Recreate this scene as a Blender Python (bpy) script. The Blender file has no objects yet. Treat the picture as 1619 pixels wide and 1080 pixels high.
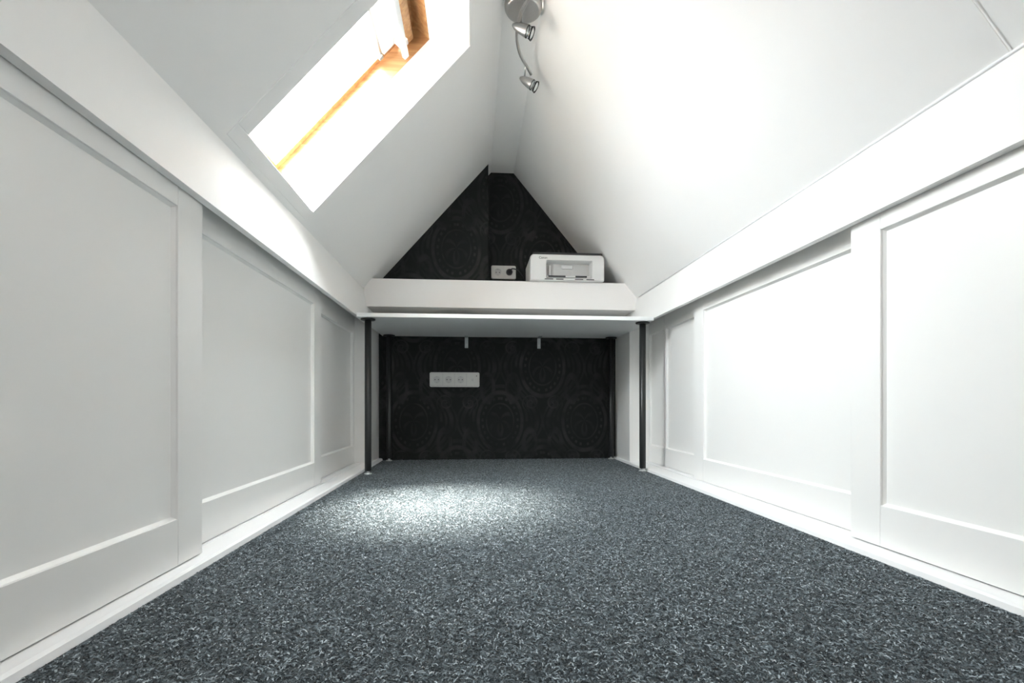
import bpy, bmesh, math, random
import numpy as np
from mathutils import Vector, Matrix

# ------------------------------------------------------------------ camera, world, lights
H = 0.31                      # camera height above the carpet
F = 768.6; TH = 0.0768        # focal length in pixels (1619 wide), yaw to the right
sc = bpy.context.scene
C = sc.collection
cam_d = bpy.data.cameras.new('camera'); cam = bpy.data.objects.new('camera', cam_d); C.objects.link(cam)
cam.location = (0, 0, H); cam.rotation_euler = (math.pi/2, 0, -TH)
cam_d.sensor_fit = 'HORIZONTAL'; cam_d.sensor_width = 36; cam_d.lens = F/1619*36
cam_d.shift_y = 100.1/1619; cam_d.clip_start = 0.01
sc.camera = cam
sc.view_settings.view_transform = 'Standard'; sc.view_settings.look = 'None'
sc.view_settings.gamma = 1; sc.view_settings.use_curve_mapping = False
sc.view_settings.exposure = 2.9

w = bpy.data.worlds.new('sky'); sc.world = w; w.use_nodes = True
wn = w.node_tree; bg = wn.nodes['Background']            # overcast sky: brighter towards the zenith, dim ground
tcw = wn.nodes.new('ShaderNodeTexCoord'); sepw = wn.nodes.new('ShaderNodeSeparateXYZ'); rw = wn.nodes.new('ShaderNodeValToRGB')
wn.links.new(tcw.outputs['Generated'], sepw.inputs[0]); wn.links.new(sepw.outputs['Z'], rw.inputs['Fac']); wn.links.new(rw.outputs['Color'], bg.inputs['Color'])
ew = rw.color_ramp.elements
ew[0].position = 0; ew[0].color = (.16, .17, .17, 1); ew[1].position = 1; ew[1].color = (.93, .955, .985, 1)
for p_, c_ in ((.02, (.42, .43, .45, 1)), (.45, (.77, .81, .84, 1))): q_ = ew.new(p_); q_.color = c_
bg.inputs['Strength'].default_value = 8.0

fill_d = bpy.data.lights.new('added_rear_fill', 'AREA'); fill_d.shape = 'RECTANGLE'; fill_d.size = .9; fill_d.size_y = .7; fill_d.energy = .7  # added weak fill behind the camera to lift the back; no lamp there
fill = bpy.data.objects.new('added_rear_fill', fill_d); C.objects.link(fill); fill.location = (.14, -1.0, .85); fill.rotation_euler = (math.pi/2, 0, 0)
sun_d = bpy.data.lights.new('hazy_sun', 'SUN'); sun = bpy.data.objects.new('hazy_sun', sun_d); C.objects.link(sun)
sun_d.energy = 9.0; sun_d.angle = math.radians(24); sun_d.color = (1.0, 0.93, 0.84)
sun.rotation_euler = Vector((-0.30, -0.12, 1.25)).to_track_quat('Z', 'Y').to_euler()

# left roof slope frame: s up the slope, y along the room, d outward (metres, camera-relative height)
AL = math.atan(1.12); CA, SA = math.cos(AL), math.sin(AL)
def P(s, y, d=0.0):
    return Vector((s*CA - d*SA, y, 1.214 + s*SA + d*CA + H))
def portal(name, loc, sx, sy, direction):
    l = bpy.data.lights.new(name, 'AREA'); l.shape = 'RECTANGLE'; l.size = sx; l.size_y = sy
    l.cycles.is_portal = True
    o = bpy.data.objects.new(name, l); C.objects.link(o); o.location = loc
    o.rotation_euler = Vector(direction).to_track_quat('-Z', 'Y').to_euler(); return o
portal('roof_window_portal', P(-0.45, 1.39, 0.23), 0.55, 0.80, (SA, 0, -CA))

# ------------------------------------------------------------------ helpers
org = {}
def link(o, parent=None):
    C.objects.link(o)
    if parent is not None: o.parent = parent
    return o
def obj(name, bm, mat, parent=None, smooth=False, bevel=0, seg=2):
    me = bpy.data.meshes.new(name)
    off = Vector((0, 0, 0))
    if parent is not None: off = org[parent]
    else:                                   # own origin at the base centre
        xs = [v.co for v in bm.verts]
        lo = Vector([min(c[i] for c in xs) for i in range(3)]); hi = Vector([max(c[i] for c in xs) for i in range(3)])
        off = Vector(((lo.x+hi.x)/2, (lo.y+hi.y)/2, lo.z))
    bmesh.ops.translate(bm, verts=bm.verts, vec=-off)
    bmesh.ops.recalc_face_normals(bm, faces=bm.faces)
    bm.to_mesh(me); bm.free()
    if smooth:
        for p in me.polygons: p.use_smooth = True
    me.materials.append(mat)
    o = bpy.data.objects.new(name, me); link(o, parent)
    if parent is None: o.location = off
    org[o] = off
    if bevel:
        b = o.modifiers.new('bevel', 'BEVEL'); b.width = bevel; b.segments = seg; b.limit_method = 'ANGLE'; b.angle_limit = math.radians(35)
        for p in me.polygons: p.use_smooth = True
        n = o.modifiers.new('wn', 'WEIGHTED_NORMAL')
        n.keep_sharp = True
    return o
def empty(name, loc, label=None, cat=None, group=None, kind=None):
    o = bpy.data.objects.new(name, None); link(o); o.location = loc; o.empty_display_size = .05
    org[o] = Vector(loc); tag(o, label, cat, group, kind); return o
def tag(o, label=None, cat=None, group=None, kind=None):
    if label: o['label'] = label
    if cat: o['category'] = cat
    if group: o['group'] = group
    if kind: o['kind'] = kind
    return o
def struct(name, bm, mat, label=None, **k):
    o = obj(name, bm, mat, **k); o['kind'] = 'structure'
    if label: o['label'] = label
    return o
def box(x0, x1, y0, y1, z0, z1, bm=None):
    bm = bm or bmesh.new()
    vs = [bm.verts.new((x, y, z)) for x in (x0, x1) for y in (y0, y1) for z in (z0, z1)]
    for f in ((0,1,3,2),(4,6,7,5),(0,4,5,1),(2,3,7,6),(0,2,6,4),(1,5,7,3)):
        bm.faces.new([vs[i] for i in f])
    return bm
def sbox(s0, s1, y0, y1, d0, d1, bm=None):      # box in the roof slope frame
    bm = bm or bmesh.new()
    vs = [bm.verts.new(P(s, y, d)) for s in (s0, s1) for y in (y0, y1) for d in (d0, d1)]
    for f in ((0,1,3,2),(4,6,7,5),(0,4,5,1),(2,3,7,6),(0,2,6,4),(1,5,7,3)):
        bm.faces.new([vs[i] for i in f])
    return bm
def prism_y(poly, y0, y1, bm=None):             # polygon of (x, z) extruded along y
    bm = bm or bmesh.new()
    a = [bm.verts.new((x, y0, z)) for x, z in poly]; b = [bm.verts.new((x, y1, z)) for x, z in poly]
    n = len(poly)
    bm.faces.new(a); bm.faces.new(b[::-1])
    for i in range(n): bm.faces.new((a[i], b[i], b[(i+1) % n], a[(i+1) % n]))
    return bm
def quads(qs, bm=None):
    bm = bm or bmesh.new()
    for q in qs: bm.faces.new([bm.verts.new(p) for p in q])
    return bm
def lathe(prof, origin, axis, n=32, bm=None):   # profile of (radius, height) turned about an axis
    bm = bm or bmesh.new()
    q = Vector(axis).normalized().to_track_quat('Z', 'Y'); o = Vector(origin)
    rings = []
    for r, h in prof:
        if r < 1e-6: rings.append([bm.verts.new(o + q @ Vector((0, 0, h)))])
        else: rings.append([bm.verts.new(o + q @ Vector((r*math.cos(2*math.pi*i/n), r*math.sin(2*math.pi*i/n), h))) for i in range(n)])
    for a, b in zip(rings, rings[1:]):
        for i in range(n):
            j = (i+1) % n
            if len(a) == 1 and len(b) == 1: continue
            if len(a) == 1: bm.faces.new((a[0], b[i], b[j]))
            elif len(b) == 1: bm.faces.new((a[i], a[j], b[0]))
            else: bm.faces.new((a[i], a[j], b[j], b[i]))
    return bm
def cr(pts, k=8):                               # Catmull-Rom points
    p = [Vector(x) for x in pts]; p = [2*p[0]-p[1]] + p + [2*p[-1]-p[-2]]; out = []
    for i in range(1, len(p)-2):
        for j in range(k):
            t = j/k
            out.append(.5*((2*p[i]) + (-p[i-1]+p[i+1])*t + (2*p[i-1]-5*p[i]+4*p[i+1]-p[i+2])*t*t + (-p[i-1]+3*p[i]-3*p[i+1]+p[i+2])*t**3))
    out.append(p[-2]); return out
def tube(pts, r, n=12, bm=None):
    bm = bm or bmesh.new(); rings = []
    for i, p in enumerate(pts):
        t = (pts[min(i+1, len(pts)-1)] - pts[max(i-1, 0)]).normalized()
        up = Vector((0, 0, 1)) if abs(t.z) < .9 else Vector((1, 0, 0))
        a = t.cross(up).normalized(); b = a.cross(t)
        rings.append([bm.verts.new(p + r*(a*math.cos(2*math.pi*k/n) + b*math.sin(2*math.pi*k/n))) for k in range(n)])
    for x, y in zip(rings, rings[1:]):
        for k in range(n): bm.faces.new((x[k], x[(k+1) % n], y[(k+1) % n], y[k]))
    bm.faces.new(rings[0][::-1]); bm.faces.new(rings[-1]); return bm
def rrect(cx, cz, w_, h_, r, n=6):              # rounded rectangle outline in (x, z)
    out = []
    for sx, sz, a0 in ((1, 1, 0), (-1, 1, 90), (-1, -1, 180), (1, -1, 270)):
        for i in range(n+1):
            a = math.radians(a0 + 90*i/n)
            out.append((cx + sx*(w_/2-r) + r*math.cos(a), cz + sz*(h_/2-r) + r*math.sin(a)))
    return out
def Yat(u, X):                                   # depth at which the plane x = X is seen at photo column u
    t = (u-809.5)/F; s, c = math.sin(TH), math.cos(TH)
    return (X*c - t*X*s)/(t*c + s)

# ------------------------------------------------------------------ materials
def mat(name, col, rough=.5, metal=0, spec=.5, noise=0, scale=60, bump=0, bscale=200, coat=0):
    m = bpy.data.materials.new(name); m.use_nodes = True; nt = m.node_tree; b = nt.nodes['Principled BSDF']
    b.inputs['Base Color'].default_value = (*col, 1); b.inputs['Roughness'].default_value = rough
    b.inputs['Metallic'].default_value = metal; b.inputs['Specular IOR Level'].default_value = spec
    b.inputs['Coat Weight'].default_value = coat
    tc = nt.nodes.new('ShaderNodeTexCoord')
    if noise:
        n = nt.nodes.new('ShaderNodeTexNoise'); n.inputs['Scale'].default_value = scale; n.inputs['Detail'].default_value = 4
        nt.links.new(tc.outputs['Object'], n.inputs['Vector'])
        mx = nt.nodes.new('ShaderNodeMix'); mx.data_type = 'RGBA'
        mx.inputs['A'].default_value = (*[c*(1-noise) for c in col], 1); mx.inputs['B'].default_value = (*[min(1, c*(1+noise)) for c in col], 1)
        nt.links.new(n.outputs['Fac'], mx.inputs['Factor']); nt.links.new(mx.outputs['Result'], b.inputs['Base Color'])
    if bump:
        n = nt.nodes.new('ShaderNodeTexNoise'); n.inputs['Scale'].default_value = bscale; n.inputs['Detail'].default_value = 3
        nt.links.new(tc.outputs['Object'], n.inputs['Vector'])
        bp = nt.nodes.new('ShaderNodeBump'); bp.inputs['Strength'].default_value = bump; bp.inputs['Distance'].default_value = .001
        nt.links.new(n.outputs['Fac'], bp.inputs['Height']); nt.links.new(bp.outputs['Normal'], b.inputs['Normal'])
    return m
M_wall = mat('white_wall_paint', (.935, .925, .905), .55, noise=.01, scale=8, bump=.08, bscale=90)
M_door = mat('satin_white_lacquer', (.93, .917, .89), .32, noise=.008, scale=6, bump=.02, bscale=60)
M_trim = mat('white_gloss_trim', (.93, .925, .92), .28, noise=.01, scale=10)
M_desk = mat('white_melamine', (.91, .92, .91), .35, noise=.01, scale=12)
M_ledge = mat('warm_white_board', (.93, .91, .89), .45, noise=.01, scale=12)
M_black = mat('black_powder_coat', (.017, .018, .018), .38, noise=.15, scale=80)
M_steel = mat('brushed_nickel', (.50, .49, .48), .30, 1, noise=.05, scale=150)
M_foot = mat('grey_adjusting_foot', (.62, .64, .64), .35, .4, noise=.05, scale=100)
M_brk = mat('grey_zinc_bracket', (.40, .43, .43), .45, .3, noise=.08, scale=120)
M_plastic = mat('white_plastic', (.72, .72, .69), .35, noise=.01, scale=50)
M_plastic2 = mat('white_printer_plastic', (.82, .82, .81), .38, noise=.01, scale=50)
M_grayp = mat('light_grey_plastic', (.62, .62, .61), .45, noise=.02, scale=50)
M_dark = mat('dark_grey_plastic', (.03, .03, .032), .45, noise=.1, scale=80)
M_blind = mat('white_blind_metal', (.78, .79, .80), .35, noise=.01, scale=40)
M_shaft = mat('dark_shaft', (.05, .05, .05), .8, noise=.1, scale=40)

def wood():
    m = bpy.data.materials.new('varnished_pine'); m.use_nodes = True; nt = m.node_tree; b = nt.nodes['Principled BSDF']
    tc = nt.nodes.new('ShaderNodeTexCoord'); mp = nt.nodes.new('ShaderNodeMapping')
    mp.inputs['Rotation'].default_value = (0, AL, 0); mp.inputs['Scale'].default_value = (4, 60, 60)
    n = nt.nodes.new('ShaderNodeTexNoise'); n.inputs['Scale'].default_value = 1.4; n.inputs['Detail'].default_value = 6; n.inputs['Distortion'].default_value = .6
    r = nt.nodes.new('ShaderNodeValToRGB'); e = r.color_ramp.elements
    e[0].position = .3; e[0].color = (.40, .19, .075, 1); e[1].position = .7; e[1].color = (.62, .37, .17, 1)
    nt.links.new(tc.outputs['Object'], mp.inputs['Vector']); nt.links.new(mp.outputs['Vector'], n.inputs['Vector'])
    nt.links.new(n.outputs['Fac'], r.inputs['Fac']); nt.links.new(r.outputs['Color'], b.inputs['Base Color'])
    b.inputs['Roughness'].default_value = .35; return m
M_wood = wood()

def glass(name='window_glass'):
    m = bpy.data.materials.new(name); m.use_nodes = True; nt = m.node_tree; b = nt.nodes['Principled BSDF']
    b.inputs['Base Color'].default_value = (.97, .99, .99, 1); b.inputs['Roughness'].default_value = 0
    b.inputs['Transmission Weight'].default_value = 1; b.inputs['IOR'].default_value = 1.45
    n = nt.nodes.new('ShaderNodeTexNoise'); n.inputs['Scale'].default_value = 3
    mr = nt.nodes.new('ShaderNodeMapRange'); mr.inputs['To Min'].default_value = 0; mr.inputs['To Max'].default_value = .01
    nt.links.new(n.outputs['Fac'], mr.inputs['Value']); nt.links.new(mr.outputs['Result'], b.inputs['Roughness']); return m
def thin_glass():                                # clear pane, passes light straight with a fresnel reflection
    m = bpy.data.materials.new('clear_pane'); m.use_nodes = True; nt = m.node_tree; nt.nodes.clear()
    o = nt.nodes.new('ShaderNodeOutputMaterial'); t = nt.nodes.new('ShaderNodeBsdfTransparent'); g = nt.nodes.new('ShaderNodeBsdfGlossy')
    lw = nt.nodes.new('ShaderNodeLayerWeight'); lw.inputs['Blend'].default_value = .5
    pw = nt.nodes.new('ShaderNodeMath'); pw.operation = 'POWER'; pw.inputs[1].default_value = 5
    f = nt.nodes.new('ShaderNodeMath'); f.operation = 'MULTIPLY_ADD'; f.inputs[1].default_value = .85; f.inputs[2].default_value = .06
    nt.links.new(lw.outputs['Facing'], pw.inputs[0]); nt.links.new(pw.outputs[0], f.inputs[0]); mx = nt.nodes.new('ShaderNodeMixShader')
    t.inputs['Color'].default_value = (.96, .98, .98, 1); g.inputs['Roughness'].default_value = .02
    nt.links.new(f.outputs[0], mx.inputs[0]); nt.links.new(t.outputs[0], mx.inputs[1]); nt.links.new(g.outputs[0], mx.inputs[2])
    nt.links.new(mx.outputs[0], o.inputs['Surface']); return m
M_pane = thin_glass(); M_glass = glass()

def wallpaper():
    m = bpy.data.materials.new('charcoal_damask_wallpaper'); m.use_nodes = True; nt = m.node_tree; b = nt.nodes['Principled BSDF']
    N = nt.nodes; L = nt.links
    class V:
        def __init__(s, sock): s.s = sock
        def __add__(a, c): return mth('ADD', a, c)
        def __sub__(a, c): return mth('SUBTRACT', a, c)
        def __mul__(a, c): return mth('MULTIPLY', a, c)
        def __truediv__(a, c): return mth('DIVIDE', a, c)
    def mth(op, *args):
        n = N.new('ShaderNodeMath'); n.operation = op
        for i, a in enumerate(args):
            if isinstance(a, V): L.new(a.s, n.inputs[i])
            else: n.inputs[i].default_value = a
        return V(n.outputs[0])
    def ss(e0, e1, x):
        n = N.new('ShaderNodeMapRange'); n.interpolation_type = 'SMOOTHSTEP'
        L.new(x.s, n.inputs['Value']); n.inputs['From Min'].default_value = e0; n.inputs['From Max'].default_value = e1
        return V(n.outputs['Result'])
    def band(x, c, hw, soft=.35):                # 1 where |x-c| < hw
        return ss(hw*(1+soft), hw*(1-soft), mth('ABSOLUTE', x - c))
    geo = N.new('ShaderNodeNewGeometry'); sep = N.new('ShaderNodeSeparateXYZ'); L.new(geo.outputs['Position'], sep.inputs[0])
    x = V(sep.outputs['X']) - .145; z = V(sep.outputs['Z']) - .215
    PX, PZ = .485, .62
    def motif(dx, dz):
        cx = mth('SUBTRACT', mth('PINGPONG', x + (dx + PX*20), PX), 0)     # distance to nearest motif axis
        ax = cx if False else mth('PINGPONG', x + (dx + PX*20), PX/2)
        fz = mth('SUBTRACT', mth('MODULO', z + (dz + PZ*20.5), PZ), PZ/2)
        r = mth('SQRT', mth('POWER', ax/.125, 2) + mth('POWER', fz/.165, 2))
        ang = mth('ARCTAN2', fz/.165, ax/.125)
        ring = band(r, 1.0, .07)
        dots = band(r, .80, .045)*ss(-.1, .4, mth('SINE', ang*22))
        ring2 = band(r, .62, .03)
        sw = mth('SINE', ang*4 + r*13)
        sw = mth('SINE', ang*6 + r*9)
        inner = ss(.15, .8, sw)*ss(.56, .46, r)
        petals = band(r, mth('ADD', 1.22, mth('SINE', ang*9)*.06) if False else 1.22, .06)*ss(-.3, .3, mth('SINE', ang*9))
        # scroll leaves at the shoulders
        rx = mth('SQRT', mth('POWER', ax - .175, 2) + mth('POWER', fz - .105, 2))
        ra = mth('ARCTAN2', fz - .105, ax - .175)
        scroll = ss(.2, .7, mth('SINE', rx*230 - ra))*ss(.055, .045, rx)
        rx2 = mth('SQRT', mth('POWER', ax - .17, 2) + mth('POWER', (fz + .12)*.5, 2))
        leaf = band(rx2, .035, .010) 
        # ogee stems
        og = mth('COSINE', fz*(2*math.pi/PZ))*.09 + .12125
        stem = band(ax, 0, .0) if False else ss(.016, .008, mth('ABSOLUTE', ax - og))
        stem2 = ss(.009, .004, mth('ABSOLUTE', ax - (og - .03)))
        t = ring
        for q in (dots, ring2*.7, inner*.45, petals*.6, scroll, leaf*.8, stem*.6, stem2*.5): t = mth('MAXIMUM', t, q)
        return t
    a = mth('MAXIMUM', motif(0, 0), motif(PX/2, PZ/2))
    n = N.new('ShaderNodeTexNoise'); n.inputs['Scale'].default_value = 14; n.inputs['Detail'].default_value = 5
    L.new(geo.outputs['Position'], n.inputs['Vector'])
    f = a*ss(.25, .75, V(n.outputs['Fac']))
    mx = N.new('ShaderNodeMix'); mx.data_type = 'RGBA'
    mx.inputs['A'].default_value = (.007, .0085, .0078, 1); mx.inputs['B'].default_value = (.0195, .0205, .0195, 1)
    L.new(f.s, mx.inputs['Factor']); L.new(mx.outputs['Result'], b.inputs['Base Color'])
    rr = mth('SUBTRACT', .75, f*.3); L.new(rr.s, b.inputs['Roughness'])
    b.inputs['Specular IOR Level'].default_value = .3
    return m
M_paper = wallpaper()

def carpet(name, attr):
    m = bpy.data.materials.new(name); m.use_nodes = True; nt = m.node_tree; b = nt.nodes['Principled BSDF']
    r = nt.nodes.new('ShaderNodeValToRGB'); e = r.color_ramp.elements
    e[0].position = 0; e[0].color = (.012, .016, .019, 1); e[1].position = 1; e[1].color = (.58, .64, .68, 1)
    for p, c in ((.35, (.040, .052, .058, 1)), (.65, (.145, .178, .196, 1)), (.88, (.35, .405, .435, 1))):
        q = r.color_ramp.elements.new(p); q.color = c
    if attr:
        a = nt.nodes.new('ShaderNodeAttribute'); a.attribute_name = 'shade'; nt.links.new(a.outputs['Fac'], r.inputs['Fac'])
    else:
        n = nt.nodes.new('ShaderNodeTexNoise'); n.inputs['Scale'].default_value = 330; n.inputs['Detail'].default_value = 3; n.inputs['Distortion'].default_value = 2.5
        tc = nt.nodes.new('ShaderNodeTexCoord'); nt.links.new(tc.outputs['Object'], n.inputs['Vector'])
        mr = nt.nodes.new('ShaderNodeMapRange'); mr.inputs['From Min'].default_value = .3; mr.inputs['From Max'].default_value = .75
        nt.links.new(n.outputs['Fac'], mr.inputs['Value']); nt.links.new(mr.outputs['Result'], r.inputs['Fac'])
        bp = nt.nodes.new('ShaderNodeBump'); bp.inputs['Strength'].default_value = .6; bp.inputs['Distance'].default_value = .002
        nt.links.new(n.outputs['Fac'], bp.inputs['Height']); nt.links.new(bp.outputs['Normal'], b.inputs['Normal'])
    nt.links.new(r.outputs['Color'], b.inputs['Base Color'])
    b.inputs['Roughness'].default_value = .85; b.inputs['Specular IOR Level'].default_value = .25
    b.inputs['Sheen Weight'].default_value = .25; b.inputs['Sheen Roughness'].default_value = .4
    return m
M_carpet = carpet('needle_felt_carpet', False); M_pile = carpet('carpet_fibre', True)

# ------------------------------------------------------------------ room shell
YB, YR = 2.76, -1.05                       # back wall, rear wall behind the camera
YL = 2.62                                  # projecting left part of the upper back wall
XL, XR = -.5105, .7983                     # threshold faces at the carpet
XbL, XbR, ZB = -.5228, .8246, .400+H       # lower front edge of the knee fascias
cL = (-.560, .587+H); cR = (.8495, .5606+H)  # creases fascia / roof slope
ZC = 1.318+H; rL = (1.318-1.214)/1.12; rR = .222
DXL = [-.544, -.579, -.614]; DXR = [.845, .880, .915]   # three door tracks each side
DTOP = .452+H; SILL = -.297+H

fl = struct('floor', box(-.70, 1.0, YR-.02, YB+.02, -.03, 0), M_carpet)
# left slope with the window opening
S0 = cL[0]/CA; S1 = rL/CA
WS0, WS1, WY0, WY1 = -.787, -.0294, 1.172, 1.612
FS1 = -.110; FD = .102                     # frame plane: top of opening and depth
q = []
def sq(s0, s1, y0, y1, d=0): return [P(s0, y0, d), P(s1, y0, d), P(s1, y1, d), P(s0, y1, d)]
q += [sq(S0, S1, YR, WY0), sq(S0, S1, WY1, YB), sq(S0, WS0, WY0, WY1), sq(WS1, S1, WY0, WY1)]
struct('wall_left', quads(q), M_wall, 'white left roof slope around the roof window')
# reveal of the roof window
q = [[P(WS0, WY1), P(WS1, WY1), P(FS1, WY1, FD), P(WS0, WY1, FD)],
     [P(WS0, WY0), P(WS1, WY0), P(FS1, WY0, FD), P(WS0, WY0, FD)],
     [P(WS0, WY0), P(WS0, WY1), P(WS0, WY1, FD), P(WS0, WY0, FD)],
     [P(WS1, WY0), P(WS1, WY1), P(FS1, WY1, FD), P(FS1, WY0, FD)]]
struct('trim_1', quads(q), M_wall, 'white reveal of the roof window')
# right slope: two boards with a fine joint
JY = Yat(1599, .8495)
def rq(y0, y1): return [(rR, y0, ZC), (cR[0], y0, cR[1]), (cR[0], y1, cR[1]), (rR, y1, ZC)]
bmq = quads([rq(YR, YB)])
struct('wall_right', bmq, M_wall, 'white right roof slope')
struct('trim_8', tube([Vector((rR+.001, JY, ZC-.002)), Vector((cR[0]-.004, JY, cR[1]-.0005))], .0011, 6), M_wall, 'faint board joint across the right roof slope')
struct('ceiling', quads([[(rL, YR, ZC), (rR, YR, ZC), (rR, YB, ZC), (rL, YB, ZC)]]), M_wall, 'narrow flat white ridge ceiling')
# fascias above the sliding doors
struct('trim_2', prism_y([(XbL, ZB), cL, (cL[0]-.018, cL[1]), (XbL-.018, ZB)], YR, YB), M_wall, 'white fascia above the left sliding doors')
struct('trim_3', prism_y([(XbR, ZB), cR, (cR[0]+.018, cR[1]), (XbR+.018, ZB)], YR, YB), M_wall, 'white fascia above the right sliding doors')
struct('trim_4', tube([Vector((cR[0]-.001, YR, cR[1]-.003)), Vector((cR[0]-.001, YB-.3, cR[1]-.003))], .0035, 8), M_trim, 'thin white bead along the right crease', smooth=True)
# closets behind the doors
for nm, X0, X1, sgn in (('wall_left.001', XbL-.018, -.70, -1), ('wall_right.001', XbR+.018, 1.0, 1)):
    struct(nm, quads([[(X1, YR, 0), (X1, YB, 0), (X1, YB, DTOP+.02), (X1, YR, DTOP+.02)],
                      [(X0, YR, DTOP+.02), (X0, YB, DTOP+.02), (X1, YB, DTOP+.02), (X1, YR, DTOP+.02)]]), M_wall, 'closet wall behind the sliding doors')
# thresholds with door tracks
def sill(X, xs, sgn):
    p = [(X, 0), (X+sgn*.003, .0095), (X+sgn*.010, SILL-.001), (xs[0]+sgn*.0, SILL-.001)]
    p += [(xs[0]+sgn*.028, SILL-.001), (xs[0]+sgn*.029, SILL+.0015), (xs[0]+sgn*.032, SILL+.0015), (xs[0]+sgn*.033, SILL-.001)]
    p += [(xs[1]+sgn*.028, SILL-.001), (xs[1]+sgn*.029, SILL+.0015), (xs[1]+sgn*.032, SILL+.0015), (xs[1]+sgn*.033, SILL-.001)]
    p += [(xs[2]+sgn*.07, SILL-.001), (xs[2]+sgn*.07, 0)]
    return p
struct('baseboard_left', prism_y(sill(XL, DXL, -1), YR, YB), M_trim, 'white track board under the left sliding doors')
struct('baseboard_right', prism_y(sill(XR, DXR, 1), YR, YB), M_trim, 'white track board under the right sliding doors')
# end posts beside the back wall
YJL, YJR = 2.545, 2.50
struct('trim_5', box(-.72, -.532, YJL, YB, 0, ZB+.05), M_door, 'white end post beside the desk, left', bevel=.002)
struct('trim_6', box(.812, 1.0, YJR, YB, 0, ZB+.05), M_door, 'white end post beside the desk, right', bevel=.002)
# back wall
ZS0, ZS1, YS = .496+H, .638+H, 2.497
bw = bmesh.new()
pts = [(-.72, 0), (1.0, 0), (1.0, ZB+.12), (cR[0]+.01, cR[1]), (rR, ZC), (rL, ZC), (cL[0]-.01, cL[1]), (-.72, ZB+.12)]
bw.faces.new([bw.verts.new((x, YB, z)) for x, z in pts])
struct('wall_back', bw, M_paper, 'back wall with charcoal damask wallpaper')
bw = prism_y([(-.56, ZS1-.01), (.0737, ZS1-.01), (.0737, 1.214+1.12*.0737+H+.002), (-.56, .589+H)], YL, YB-.001)
struct('wall_back.001', bw, M_paper, 'projecting left part of the upper back wall, charcoal damask wallpaper')
# rear wall behind the camera
struct('wall_rear', quads([[(-.72, YR, 0), (1.0, YR, 0), (1.0, YR, .5+H), (cR[0], YR, cR[1]), (rR, YR, ZC), (rL, YR, ZC), (cL[0], YR, cL[1]), (-.72, YR, .5+H)]]), M_wall, 'white rear gable wall')

# boxed ledge over the desk
led = struct('trim_7', box(-.556, .858, YS, YB-.001, ZS0, ZS1), M_ledge, 'white boxed ledge running across the back wall above the desk', bevel=.0015)

# ------------------------------------------------------------------ roof window
w1 = empty('window_1', P(-.45, 1.39, .12), kind='structure')
# casing on the room side
cas = bmesh.new()
e = .004
sbox(WS0-.036, WS0, WY0-.05, WY1+.006, -e/2, .002, cas); sbox(WS1, WS1+.010, WY0-.05, WY1+.010, -e, .002, cas)
obj('casing_bottom', cas, M_wall, w1, bevel=.002)
obj('casing_side', sbox(WS0, WS1, WY1-.0, WY1+.006, -.008, .002), M_trim, w1, bevel=.001)
obj('casing_side', sbox(WS0, WS1, WY0-.05, WY0, -e/2, .002), M_wall, w1, bevel=.0008)
D0, D1 = FD-.001, FD+.066
obj('frame_jamb', sbox(WS0-.04, FS1+.04, WY1-.001, WY1+.04, D0, D1), M_wood, w1, bevel=.001)
obj('frame_jamb', sbox(WS0-.04, FS1+.04, WY0-.04, WY0+.001, D0, D1), M_wood, w1, bevel=.001)
obj('frame_head', sbox(FS1-.001, FS1+.04, WY0, WY1, D0, D1), M_wood, w1, bevel=.001)
obj('frame_sill', sbox(WS0-.04, WS0+.001, WY0, WY1, D0, D1), M_wood, w1, bevel=.001)
# sash
YA, YZ = WY0+.003, WY1-.003
sd0, sd1 = FD+.060, FD+.095
obj('sash_stile', sbox(WS0+.002, FS1-.03, YZ-.020, YZ, sd0, sd1), M_wood, w1, bevel=.002)
obj('sash_stile', sbox(WS0+.002, FS1-.03, YA, YA+.020, sd0, sd1), M_wood, w1, bevel=.002)
obj('sash_rail', sbox(WS0+.002, WS0+.03, YA+.02, YZ-.02, sd0, sd1), M_wood, w1, bevel=.002)
obj('sash_rail', sbox(-.185, -.150, YA+.004, YZ-.012, FD+.028, FD+.0665), M_wood, w1, bevel=.003)
obj('pane', sbox(WS0+.02, -.16, YA+.012, YZ-.012, FD+.086, FD+.090), M_pane, w1)
obj('sash_cover', sbox(-.165, FS1+.035, WY0-.03, WY1+.03, FD+.067, FD+.085), M_wood, w1)
obj('gasket', sbox(-.150, -.143, YA+.004, YZ-.012, FD+.058, FD+.0668), M_dark, w1)
# white ventilation bar
hb = obj('handle_bar', sbox(-.219, -.199, YA+.004, YZ-.004, FD+.004, FD+.018), M_blind, w1, bevel=.003)
obj('bar_bracket', sbox(-.213, -.183, YA+.03, YA+.05, FD+.018, FD+.05), M_blind, w1)
obj('bar_bracket', sbox(-.213, -.183, YZ-.05, YZ-.03, FD+.018, FD+.05), M_blind, w1)
ext = bmesh.new()   # outer cladding and flashing of the window
sbox(WS0-.10, WS0-.03, WY0-.08, WY1+.08, FD+.05, FD+.10, ext); sbox(FS1+.03, FS1+.10, WY0-.08, WY1+.08, FD+.05, FD+.10, ext)
sbox(WS0-.03, FS1+.03, WY0-.08, WY0-.03, FD+.05, FD+.10, ext); sbox(WS0-.03, FS1+.03, WY1+.03, WY1+.08, FD+.05, FD+.10, ext)
obj('flashing', ext, M_dark, w1)
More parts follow.
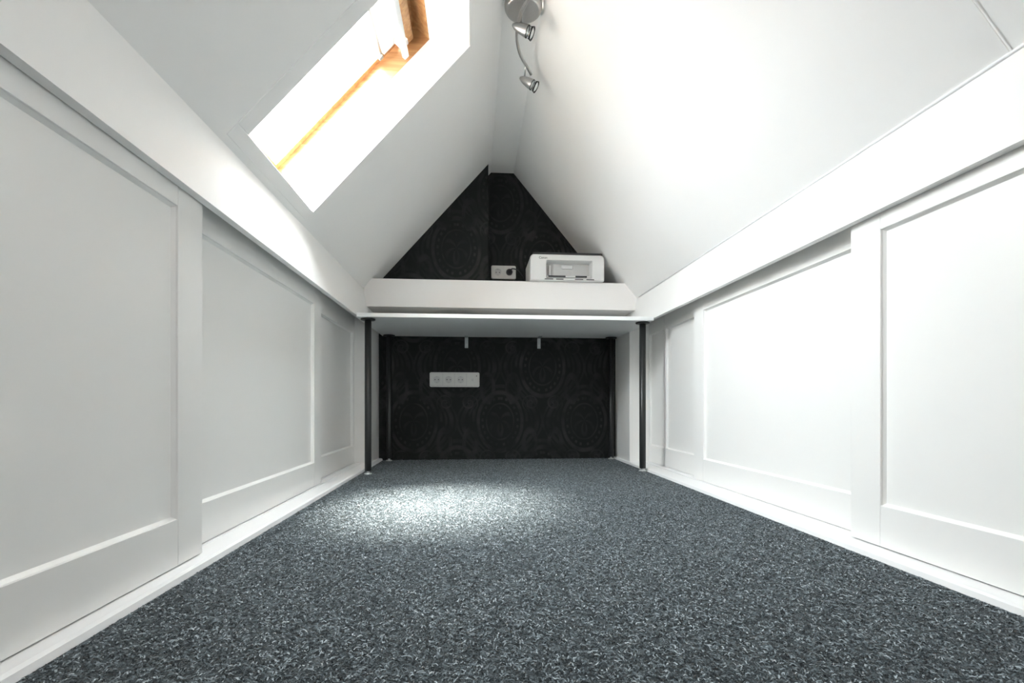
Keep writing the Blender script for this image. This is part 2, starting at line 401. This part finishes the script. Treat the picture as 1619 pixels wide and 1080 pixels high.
# blind rolled up at the top of the glass
bl = empty('roller_blind', P(-.24, 1.39, FD+.065), 'white roller blind rolled up at the top of the roof window', 'blind')
obj('cassette', sbox(-.262, -.196, YA+.022, YZ-.022, FD+.052, FD+.076), M_blind, bl, bevel=.003)
obj('bottom_rail', sbox(-.274, -.265, YA+.022, YZ-.022, FD+.055, FD+.070), M_steel, bl, bevel=.002)
obj('end_clip', sbox(-.284, -.268, YZ-.034, YZ-.022, FD+.048, FD+.062), M_brk, bl, bevel=.001)

# ------------------------------------------------------------------ sliding doors
def sliding_door(X, sgn, ya, yb, label, group, far_stile=.08, near_stile=.08, z1=DTOP):
    yc = (ya+yb)/2
    t = empty('sliding_door', (X + sgn*.0125, yc, SILL), label, 'door', group)
    T, R = .025, .0105                     # thickness, panel recess
    xa, xb = sorted((X, X+sgn*T))
    z0 = SILL + .001; zb = .10; zt = .366+H
    bv = .0012
    if near_stile: obj('stile', box(xa, xb, ya, ya+near_stile-.0003, z0, z1), M_door, t, bevel=bv)
    if far_stile: obj('stile', box(xa, xb, yb-far_stile+.0003, yb, z0, z1), M_door, t, bevel=bv)
    y0, y1 = ya+near_stile, yb-far_stile
    obj('bottom_rail', box(xa, xb, y0, y1, z0, zb), M_door, t, bevel=bv)
    obj('top_rail', box(xa, xb, y0, y1, zt, z1), M_door, t, bevel=bv)
    p0, p1 = sorted((X+sgn*R, X+sgn*(T-.003)))
    obj('panel', box(p0, p1, y0-.004, y1+.004, zb-.004, zt+.004), M_door, t)
    # cove where the panel meets the rails
    cv = bmesh.new(); m_ = .0045; xo = X+sgn*.004; xi = X+sgn*R
    for (ya_, yb_, z_, dz) in ((y0, y1, zb, m_), (y0, y1, zt, -m_)):
        bm = prism_y([(xo, z_), (xi, z_), (xi, z_+dz)], ya_, yb_, cv)
    for (y_, dy) in ((y0, m_), (y1, -m_)):
        vs = [[cv.verts.new(p) for p in ((xo, y_, z), (xi, y_, z), (xi, y_+dy, z))] for z in (zb, zt)]
        for i in range(3): cv.faces.new((vs[0][i], vs[0][(i+1) % 3], vs[1][(i+1) % 3], vs[1][i]))
    obj('moulding', cv, M_door, t)
    return t
LG, RG = 'sliding doors along the left side', 'sliding doors along the right side'
yl1 = Yat(320, DXL[0]); yl2 = Yat(508, DXL[1])
yr1 = Yat(1345, DXR[0]); yr2 = Yat(1097, DXR[1]); yr3 = Yat(1051, DXR[2])
sliding_door(DXL[0], -1, yl1-1.00, yl1, 'white framed sliding door nearest the camera on the left, overlapping the next', LG)
sliding_door(DXL[1], -1, yl1-.09, yl2, 'white framed sliding door, middle of the left side, set behind the nearest one', LG)
sliding_door(DXL[2], -1, yl2-.09, YJL-.002, 'white framed sliding door farthest on the left, half behind the desk leg', LG, far_stile=.03)
sliding_door(DXR[0], 1, yr1-1.05, yr1, 'white framed sliding door nearest the camera on the right, in front of the next', RG)
sliding_door(DXR[1], 1, yr1-.09, yr2, 'bright white framed sliding door, second from the camera on the right', RG)
sliding_door(DXR[2], 1, yr2-.09, yr3, 'white framed sliding door third on the right, ending at a thin gap near the desk leg', RG, far_stile=.012)
sliding_door(DXR[2], 1, yr3+.004, YJR-.002, 'narrow white door section beyond the thin gap, beside the right front desk leg', RG, far_stile=.012, near_stile=.002)

# ------------------------------------------------------------------ desk
DZ0, DZ1 = .383+H, .401+H
DY0 = 2.158
dk = empty('desk', (.15, 2.45, 0), 'long white desk with thin top on round black metal legs at the back wall', 'desk')
obj('desktop', box(-.512, .8145, DY0, YB-.004, DZ0, DZ1), M_desk, dk, bevel=.0015)
def leg(x, y):
    l = obj('leg', lathe([(0, .016), (.0135, .016), (.0145, .018), (.0145, DZ0-.006), (0, DZ0-.006)], (x, y, 0), (0, 0, 1), 24), M_black, dk, smooth=False)
    for p in l.data.polygons: p.use_smooth = abs(p.normal.z) < .5
    o = obj('mounting_plate', lathe([(0, DZ0-.007), (.030, DZ0-.007), (.032, DZ0-.005), (.032, DZ0-.0005), (0, DZ0-.0005)], (x, y, 0), (0, 0, 1), 24), M_black, l)
    o = obj('foot', lathe([(0, .001), (.016, .001), (.017, .004), (.015, .007), (.006, .009), (.006, .017), (0, .017)], (x, y, 0), (0, 0, 1), 20), M_foot, l)
    o['label'] = 'grey adjustable foot'
for x, y in ((-.4725, 2.205), (.7782, 2.205), (-.468, 2.712), (.774, 2.712)): leg(x, y)
# brackets that carry the back edge of the desk
for u, lb in ((737.5, 'small grey metal bracket under the desk, left one, above the four-gang outlet'), (852, 'small grey metal bracket under the desk, right one')):
    t_ = (u-809.5)/F; X = (t_*YB*math.cos(TH) + YB*math.sin(TH))/(math.cos(TH) - t_*math.sin(TH))
    t = empty('shelf_bracket', (X, YB-.01, DZ0-.07), lb, 'bracket', 'brackets under the desk')
    obj('wall_plate', box(X-.0095, X+.0095, YB-.004, YB-.0005, DZ0-.062, DZ0-.001), M_brk, t, bevel=.001)
    obj('arm', box(X-.0095, X+.0095, YB-.075, YB-.004, DZ0-.0045, DZ0-.0008), M_brk, t, bevel=.001)
    obj('screw', lathe([(0, .0015), (.003, .0012), (.004, 0)], (X, YB-.004, DZ0-.045), (0, -1, 0), 12), M_steel, t)

# ------------------------------------------------------------------ sockets
def schuko(t, cx, cz, y, s=.0365):
    # square insert with a round recessed well, two contact holes and earth clips
    ins = obj('socket', prism_plate(rrect(cx, cz, s*1.75, s*1.75, .004), y-.0012, y+.001, hole=(cx, cz, .0195)), M_plastic, t)
    obj('well', lathe([(.0195, .0012), (.0190, -.006), (.0185, -.0065), (0, -.0065)], (cx, y, cz), (0, -1, 0), 28), M_grayp, ins)
    for dx in (-.0095, .0095):
        obj('contact_hole', lathe([(0, .0003), (.0028, .0003), (.0028, 0)], (cx+dx, y+.0062, cz), (0, -1, 0), 12), M_dark, ins)
    for dz in (-.0165, .0165):
        obj('earth_clip', box(cx-.0025, cx+.0025, y-.0005, y+.006, cz+dz-.002, cz+dz+.002), M_steel, ins)
    return ins
def prism_plate(outline, y0, y1, hole=None):
    bm = bmesh.new()
    if hole is None:
        a = [bm.verts.new((x, y0, z)) for x, z in outline]; b = [bm.verts.new((x, y1, z)) for x, z in outline]
        bm.faces.new(a); bm.faces.new(b[::-1]); n = len(a)
        for i in range(n): bm.faces.new((a[i], a[(i+1) % n], b[(i+1) % n], b[i]))
        return bm
    hx, hz, hr = hole; n = 48; hw = max(x for x, z in outline)-hx; rr_ = []
    for i in range(n):
        a_ = 2*math.pi*(i+.5)/n; m_ = hw/max(abs(math.cos(a_)), abs(math.sin(a_))); rr_.append((hx+m_*math.cos(a_), hz+m_*math.sin(a_)))
    outline = rr_
    a = [bm.verts.new((x, y0, z)) for x, z in outline]; b = [bm.verts.new((x, y1, z)) for x, z in outline]
    h = [bm.verts.new((hx + hr*(x-hx)/math.hypot(x-hx, z-hz), y0, hz + hr*(z-hz)/math.hypot(x-hx, z-hz))) for x, z in outline]
    for i in range(n):
        j = (i+1) % n
        bm.faces.new((a[i], a[j], h[j], h[i])); bm.faces.new((a[i], a[j], b[j], b[i]))
    return bm
def gang(name, label, cat, X0, X1, zc, hgt, y, kinds):
    t = empty(name, ((X0+X1)/2, y, zc-hgt/2), label, cat)
    n = len(kinds); wd = X1-X0; pitch = (wd-.012)/n
    fr = bmesh.new(); o = rrect((X0+X1)/2, zc, wd, hgt, .009); i_ = rrect((X0+X1)/2, zc, wd-.014, hgt-.014, .003)
    A = [fr.verts.new((x, y-.004, z)) for x, z in o]; A2 = [fr.verts.new((x, y-.0095, z)) for x, z in rrect((X0+X1)/2, zc, wd-.003, hgt-.003, .008)]
    B = [fr.verts.new((x, y-.0095, z)) for x, z in i_]; B2 = [fr.verts.new((x, y-.006, z)) for x, z in i_]
    A0 = [fr.verts.new((x, y-.0003, z)) for x, z in o]
    for r1, r2 in ((A0, A), (A, A2), (A2, B), (B, B2)):
        for k in range(len(r1)): fr.faces.new((r1[k], r1[(k+1) % len(r1)], r2[(k+1) % len(r1)], r2[k]))
    obj('cover_frame', fr, M_plastic, t)
    obj('base_plate', box(X0+.006, X1-.006, y-.0018, y-.0005, zc-hgt/2+.006, zc+hgt/2-.006), M_grayp, t)
    for k, kd in enumerate(kinds):
        cx = X0+.006+pitch*(k+.5)
        if kd == 's': schuko(t, cx, zc, y-.0088)
        else:
            b_ = obj('blank_cover', prism_plate(rrect(cx, zc, .062, hgt-.016, .003), y-.009, y-.006), M_plastic, t)
            obj('port', box(cx-.006, cx+.006, y-.0096, y-.0088, zc-.008, zc+.006), M_grayp, b_)
            obj('indicator', box(cx+.021, cx+.025, y-.0096, y-.0088, zc+.018, zc+.024), M_dark, b_)
    return t
gang('power_outlet', 'white four-gang wall outlet with three round sockets under the desk', 'outlet', -.2515, .0275, .1415+H, .083, YB, 'sssb')
gang('power_outlet', 'white double wall outlet beside the printer, on the wallpaper above the ledge', 'outlet', .0935, .2345, .7515+H, .077, YB, 'ss')
# plug and cord of the printer
px, pz = .0935+.006+.0645*1.5, .7515+H
pg = empty('power_plug', (px, YB-.03, pz-.02), 'black plug with thin cord in the double outlet beside the printer', 'plug')
obj('plug_body', lathe([(0, -.004), (.0175, -.004), (.018, .010), (.012, .026), (.007, .032), (0, .033)], (px, YB-.009, pz), (0, -1, 0), 20), M_dark, pg, smooth=True)
pts = cr([(px, YB-.038, pz), (px+.015, YB-.048, pz+.010), (px+.045, YB-.045, pz+.002), (px+.075, YB-.03, pz-.03), (px+.10, YB-.022, pz-.07), (px+.14, YB-.02, ZS1+.004), (px+.22, YB-.018, ZS1+.004)], 6)
obj('cord', tube(pts, .0032, 8), M_dark, pg, smooth=True)

# ------------------------------------------------------------------ printer on the ledge
PX0, PX1, PY0, PY1 = .283, .670, 2.470, 2.700
PZ0, PZ1 = ZS1+.001, ZS1+.141
pr = empty('printer', ((PX0+PX1)/2, (PY0+PY1)/2, PZ0), 'white compact inkjet printer with dark lid on the ledge', 'printer')
def loft(outlines):                         # list of (y, outline) rings with equal counts
    bm = bmesh.new(); R_ = [[bm.verts.new((x, y, z)) for x, z in o] for y, o in outlines]
    n = len(R_[0])
    for a, b in zip(R_, R_[1:]):
        for i in range(n): bm.faces.new((a[i], a[(i+1) % n], b[(i+1) % n], b[i]))
    return bm, R_
cx, cz = (PX0+PX1)/2, (PZ0+PZ1)/2
W_, H_ = PX1-PX0, PZ1-PZ0
# shell: front ring with a rectangular mouth
def shell_outline(grow=0, rt=.022, rb=.006, n=6):
    out = []
    x0_, x1_, z0_, z1_ = PX0-grow, PX1+grow, PZ0, PZ1-.006+grow
    for (cx_, cz_, a0, r) in ((x1_-rt, z1_-rt, 0, rt), (x0_+rt, z1_-rt, 90, rt), (x0_+rb, z0_+rb, 180, rb), (x1_-rb, z0_+rb, 270, rb)):
        for i in range(n+1):
            a = math.radians(a0+90*i/n); out.append((cx_+r*math.cos(a), cz_+r*math.sin(a)))
    return out
OX0, OX1, OZ0, OZ1 = .3665, .606, PZ0+.012, PZ0+.104
so = shell_outline()
def mouth(k_, m=0):
    xm0, xm1, zm0, zm1 = OX0-m, OX1+m, OZ0-m, OZ1+m; r = .006
    out = []
    for (cx_, cz_, a0) in ((xm1-r, zm1-r, 0), (xm0+r, zm1-r, 90), (xm0+r, zm0+r, 180), (xm1-r, zm0+r, 270)):
        for i in range(7):
            a = math.radians(a0+90*i/6); out.append((cx_+r*math.cos(a), cz_+r*math.sin(a)))
    return out
def inset(o, m): return [(cx+(x-cx)*(1-2*m/W_), cz+(z-cz)*(1-2*m/H_)) for x, z in o]
bm, R_ = loft([(PY1, inset(so, .004)), (PY1-.01, so), (PY0+.006, so), (PY0+.001, inset(so, .003)), (PY0, inset(so, .006)), (PY0, mouth(0, .002)), (PY0+.002, mouth(0)), (PY0+.060, mouth(0, -.004))])
bm.faces.new(R_[0])
obj('body', bm, M_plastic2, pr, smooth=False)
lo_ = [(PX0+.014, PZ1-.007), (PX1-.010, PZ1-.007), (PX1-.012, PZ1+.001), (PX1-.017, PZ1+.003), (PX0+.022, PZ1+.003), (PX0+.016, PZ1+.001)]
lid = loft([(PY1-.005, lo_), (PY0+.0005, lo_)])
bm = lid[0]; bm.faces.new(lid[1][0]); bm.faces.new(lid[1][-1])
o = obj('scanner_lid', bm, M_dark, pr); o['label'] = 'dark scanner lid'
o = obj('output_recess', quads([[(OX0, PY0+.058, OZ0), (OX1, PY0+.058, OZ0), (OX1, PY0+.058, OZ1), (OX0, PY0+.058, OZ1)]]), M_grayp, pr)
obj('recess_ledge', box(OX0+.004, OX1-.004, PY0+.012, PY0+.056, OZ0+.006, OZ0+.016), M_plastic2, pr, bevel=.002)
for a, b in ((.3785, .468), (.520, .580)):
    o = obj('paper_slot', box(a, b, PY0+.010, PY0+.0135, OZ0+.0075, OZ0+.0155), M_dark, pr); o['label'] = 'dark paper slot'
obj('grip', box(.455, .512, PY0+.048, PY0+.0575, OZ1-.030, OZ1-.012), M_plastic2, pr, bevel=.002)
obj('paper_guide', box(OX0+.02, OX0+.026, PY0+.03, PY0+.0575, OZ0+.016, OZ1-.02), M_plastic2, pr, bevel=.001)
tr = obj('output_tray', box(OX0-.012, OX1+.012, PY0-.012, PY0+.02, PZ0+.0008, PZ0+.007), M_plastic2, pr, bevel=.002)
for a, b in ((.357, .400), (.415, .453), (.513, .555), (.572, .612)):
    obj('tray_notch', box(a, b, PY0-.0135, PY0-.0115, PZ0+.0012, PZ0+.0052), M_dark, tr)
# maker's lettering on the front
cu = bpy.data.curves.new('lettering', 'FONT'); cu.body = 'Canon'; cu.size = .0165; cu.extrude = .0003; cu.align_x = 'LEFT'
tmp = bpy.data.objects.new('lettering_tmp', cu); C.objects.link(tmp)
bpy.context.view_layer.update()
me = bpy.data.meshes.new_from_object(tmp.evaluated_get(bpy.context.evaluated_depsgraph_get())); bpy.data.objects.remove(tmp)
me.transform(Matrix.Translation(Vector((.328, PY0-.0006, PZ1-.030))-org[pr]) @ Matrix.Rotation(math.pi/2, 4, 'X'))
me.materials.clear(); me.materials.append(M_dark)
o = bpy.data.objects.new('lettering', me); link(o, pr); org[o] = org[pr]; o['label'] = 'dark grey lettering'

# ------------------------------------------------------------------ ceiling spotlight bar
LX, LY = .160, 1.590
lp = empty('spotlight_bar', (LX, LY, ZC), 'brushed metal ceiling light with curved bar and cone spots', 'lamp')
o = obj('ceiling_rose', lathe([(0, -.026), (.050, -.026), (.058, -.022), (.062, -.014), (.063, 0), (0, 0)], (LX, LY, ZC), (0, 0, 1), 48), M_steel, lp, smooth=False)
for p in o.data.polygons: p.use_smooth = abs(p.normal.z) < .95
ZR = 1.262+H
path = cr([(.215, 1.845, ZR), (.200, 1.815, ZR), (.163, 1.742, ZR), (.143, 1.65, ZR), (.149, 1.56, ZR), (.176, 1.47, ZR), (.178, 1.38, ZR), (.150, 1.30, ZR), (.100, 1.245, ZR)], 8)
obj('curved_bar', tube(path, .0052, 12), M_steel, lp, smooth=True)
obj('bar_stem', lathe([(.006, 0), (.006, ZC-.024-ZR)], (.152, 1.60, ZR), (0, 0, 1), 16), M_steel, lp, smooth=True)
def head(at, centre, ax):
    ax = Vector(ax).normalized(); c = Vector(centre)
    hd = obj('spot_head', lathe([(0, -.032), (.004, -.031), (.010, -.022), (.0145, -.008), (.0175, .010), (.0190, .022), (.0190, .0235), (.0165, .022), (.0150, .006), (0, .004)], c, ax, 28), M_steel, lp, smooth=True)
    a = Vector(at); b = c + ax*(-.012) + Vector((0, 0, .008))
    obj('swivel', tube([a, (a+b)/2, b], .0035, 10), M_steel, hd, smooth=True)
    obj('rim', lathe([(.0190, .0225), (.0194, .0232), (.0194, .0250), (.0175, .0250), (.0165, .0225)], c, ax, 28), M_dark, hd, smooth=True)
    g = obj('glass_shade', lathe([(.0168, .024), (.0185, .034), (.0215, .042), (.0202, .042), (.0172, .034), (.0155, .024)], c, ax, 28), M_glass, hd, smooth=True)
    obj('bulb', lathe([(0, .004), (.013, .008), (.0145, .018), (.010, .022), (0, .023)], c, ax, 20), M_plastic, hd, smooth=True)
head((.146, 1.60, ZR), (.1515, 1.585, 1.232+H), (.88, -.10, -.42))
head((.189, 1.795, ZR), (.198, 1.835, 1.226+H), (.80, -.10, -.50))
head((.178, 1.39, ZR), (.17, 1.385, 1.225+H), (-.7, .2, -.7))
head((.11, 1.255, ZR), (.10, 1.25, 1.225+H), (-.8, -.1, -.5))

# small black stop on the right track
t = obj('door_stop', box(.7935, .8065, 2.262, 2.274, .0005, .0105), M_dark, bevel=.001)
tag(t, 'tiny black door stop at the right track board beside the desk leg', 'door stop')

# ------------------------------------------------------------------ carpet pile
rng = np.random.default_rng(7)
def pile(n, y0, y1):
    x = rng.uniform(XL+.002, XR-.002, n); y = rng.uniform(y0, y1, n)
    # leave the feet of the legs clear
    keep = np.ones(n, bool)
    for fx, fy in ((-.4725, 2.205), (.7782, 2.205), (-.468, 2.712), (.774, 2.712)): keep &= (x-fx)**2+(y-fy)**2 > .019**2
    x, y = x[keep], y[keep]; n = len(x)
    a = rng.uniform(0, 2*np.pi, n); bend = rng.normal(0, .9, n); L = rng.uniform(.0035, .009, n); wd = rng.uniform(.0005, .0011, n)
    zb = rng.uniform(.0003, .0022, n); lift = rng.uniform(.0004, .0022, n)
    vs = np.zeros((n, 6, 3)); edge = np.clip(np.minimum(x-XL, XR-x)/.012, .2, 1); zb *= edge; lift *= edge
    px_, py_ = x.copy(), y.copy(); ang = a.copy()
    for k, zz in enumerate((zb, zb+lift, zb+lift*.2)):
        ca, sa = np.cos(ang), np.sin(ang)
        vs[:, 2*k, 0] = px_ - sa*wd; vs[:, 2*k, 1] = py_ + ca*wd; vs[:, 2*k, 2] = zz
        vs[:, 2*k+1, 0] = px_ + sa*wd; vs[:, 2*k+1, 1] = py_ - ca*wd; vs[:, 2*k+1, 2] = zz + .0003
        px_ = px_ + ca*L/2; py_ = py_ + sa*L/2; ang = ang + bend
    vs[:, :, 0] = np.clip(vs[:, :, 0], XL+.0005, XR-.0005); vs[:, :, 1] = np.clip(vs[:, :, 1], YR, YB-.001)
    sh = np.clip(rng.beta(1.3, 1.4, n), 0, 1)
    return vs, sh
A, B = pile(180000, .25, 1.6), pile(80000, 1.6, YB)
vs = np.concatenate([A[0], B[0]]); sh = np.concatenate([A[1], B[1]]); n = len(sh)
me = bpy.data.meshes.new('carpet_pile')
idx = np.arange(n)[:, None]*6 + np.array([0, 1, 3, 2, 2, 3, 5, 4])[None]
me.vertices.add(n*6); me.vertices.foreach_set('co', vs.reshape(-1).astype(np.float32))
me.loops.add(n*8); me.loops.foreach_set('vertex_index', idx.reshape(-1).astype(np.int32))
me.polygons.add(n*2); me.polygons.foreach_set('loop_start', np.arange(0, n*8, 4, dtype=np.int32))
me.update(calc_edges=True)
at = me.attributes.new('shade', 'FLOAT', 'FACE'); at.data.foreach_set('value', np.repeat(sh, 2).astype(np.float32))
me.materials.append(M_pile)
o = bpy.data.objects.new('carpet_pile', me); link(o, fl); o.location = -org[fl]
o['kind'] = 'stuff'; o['label'] = 'mottled charcoal and grey carpet fibres'
fl['label'] = 'floor with mottled charcoal grey carpet'
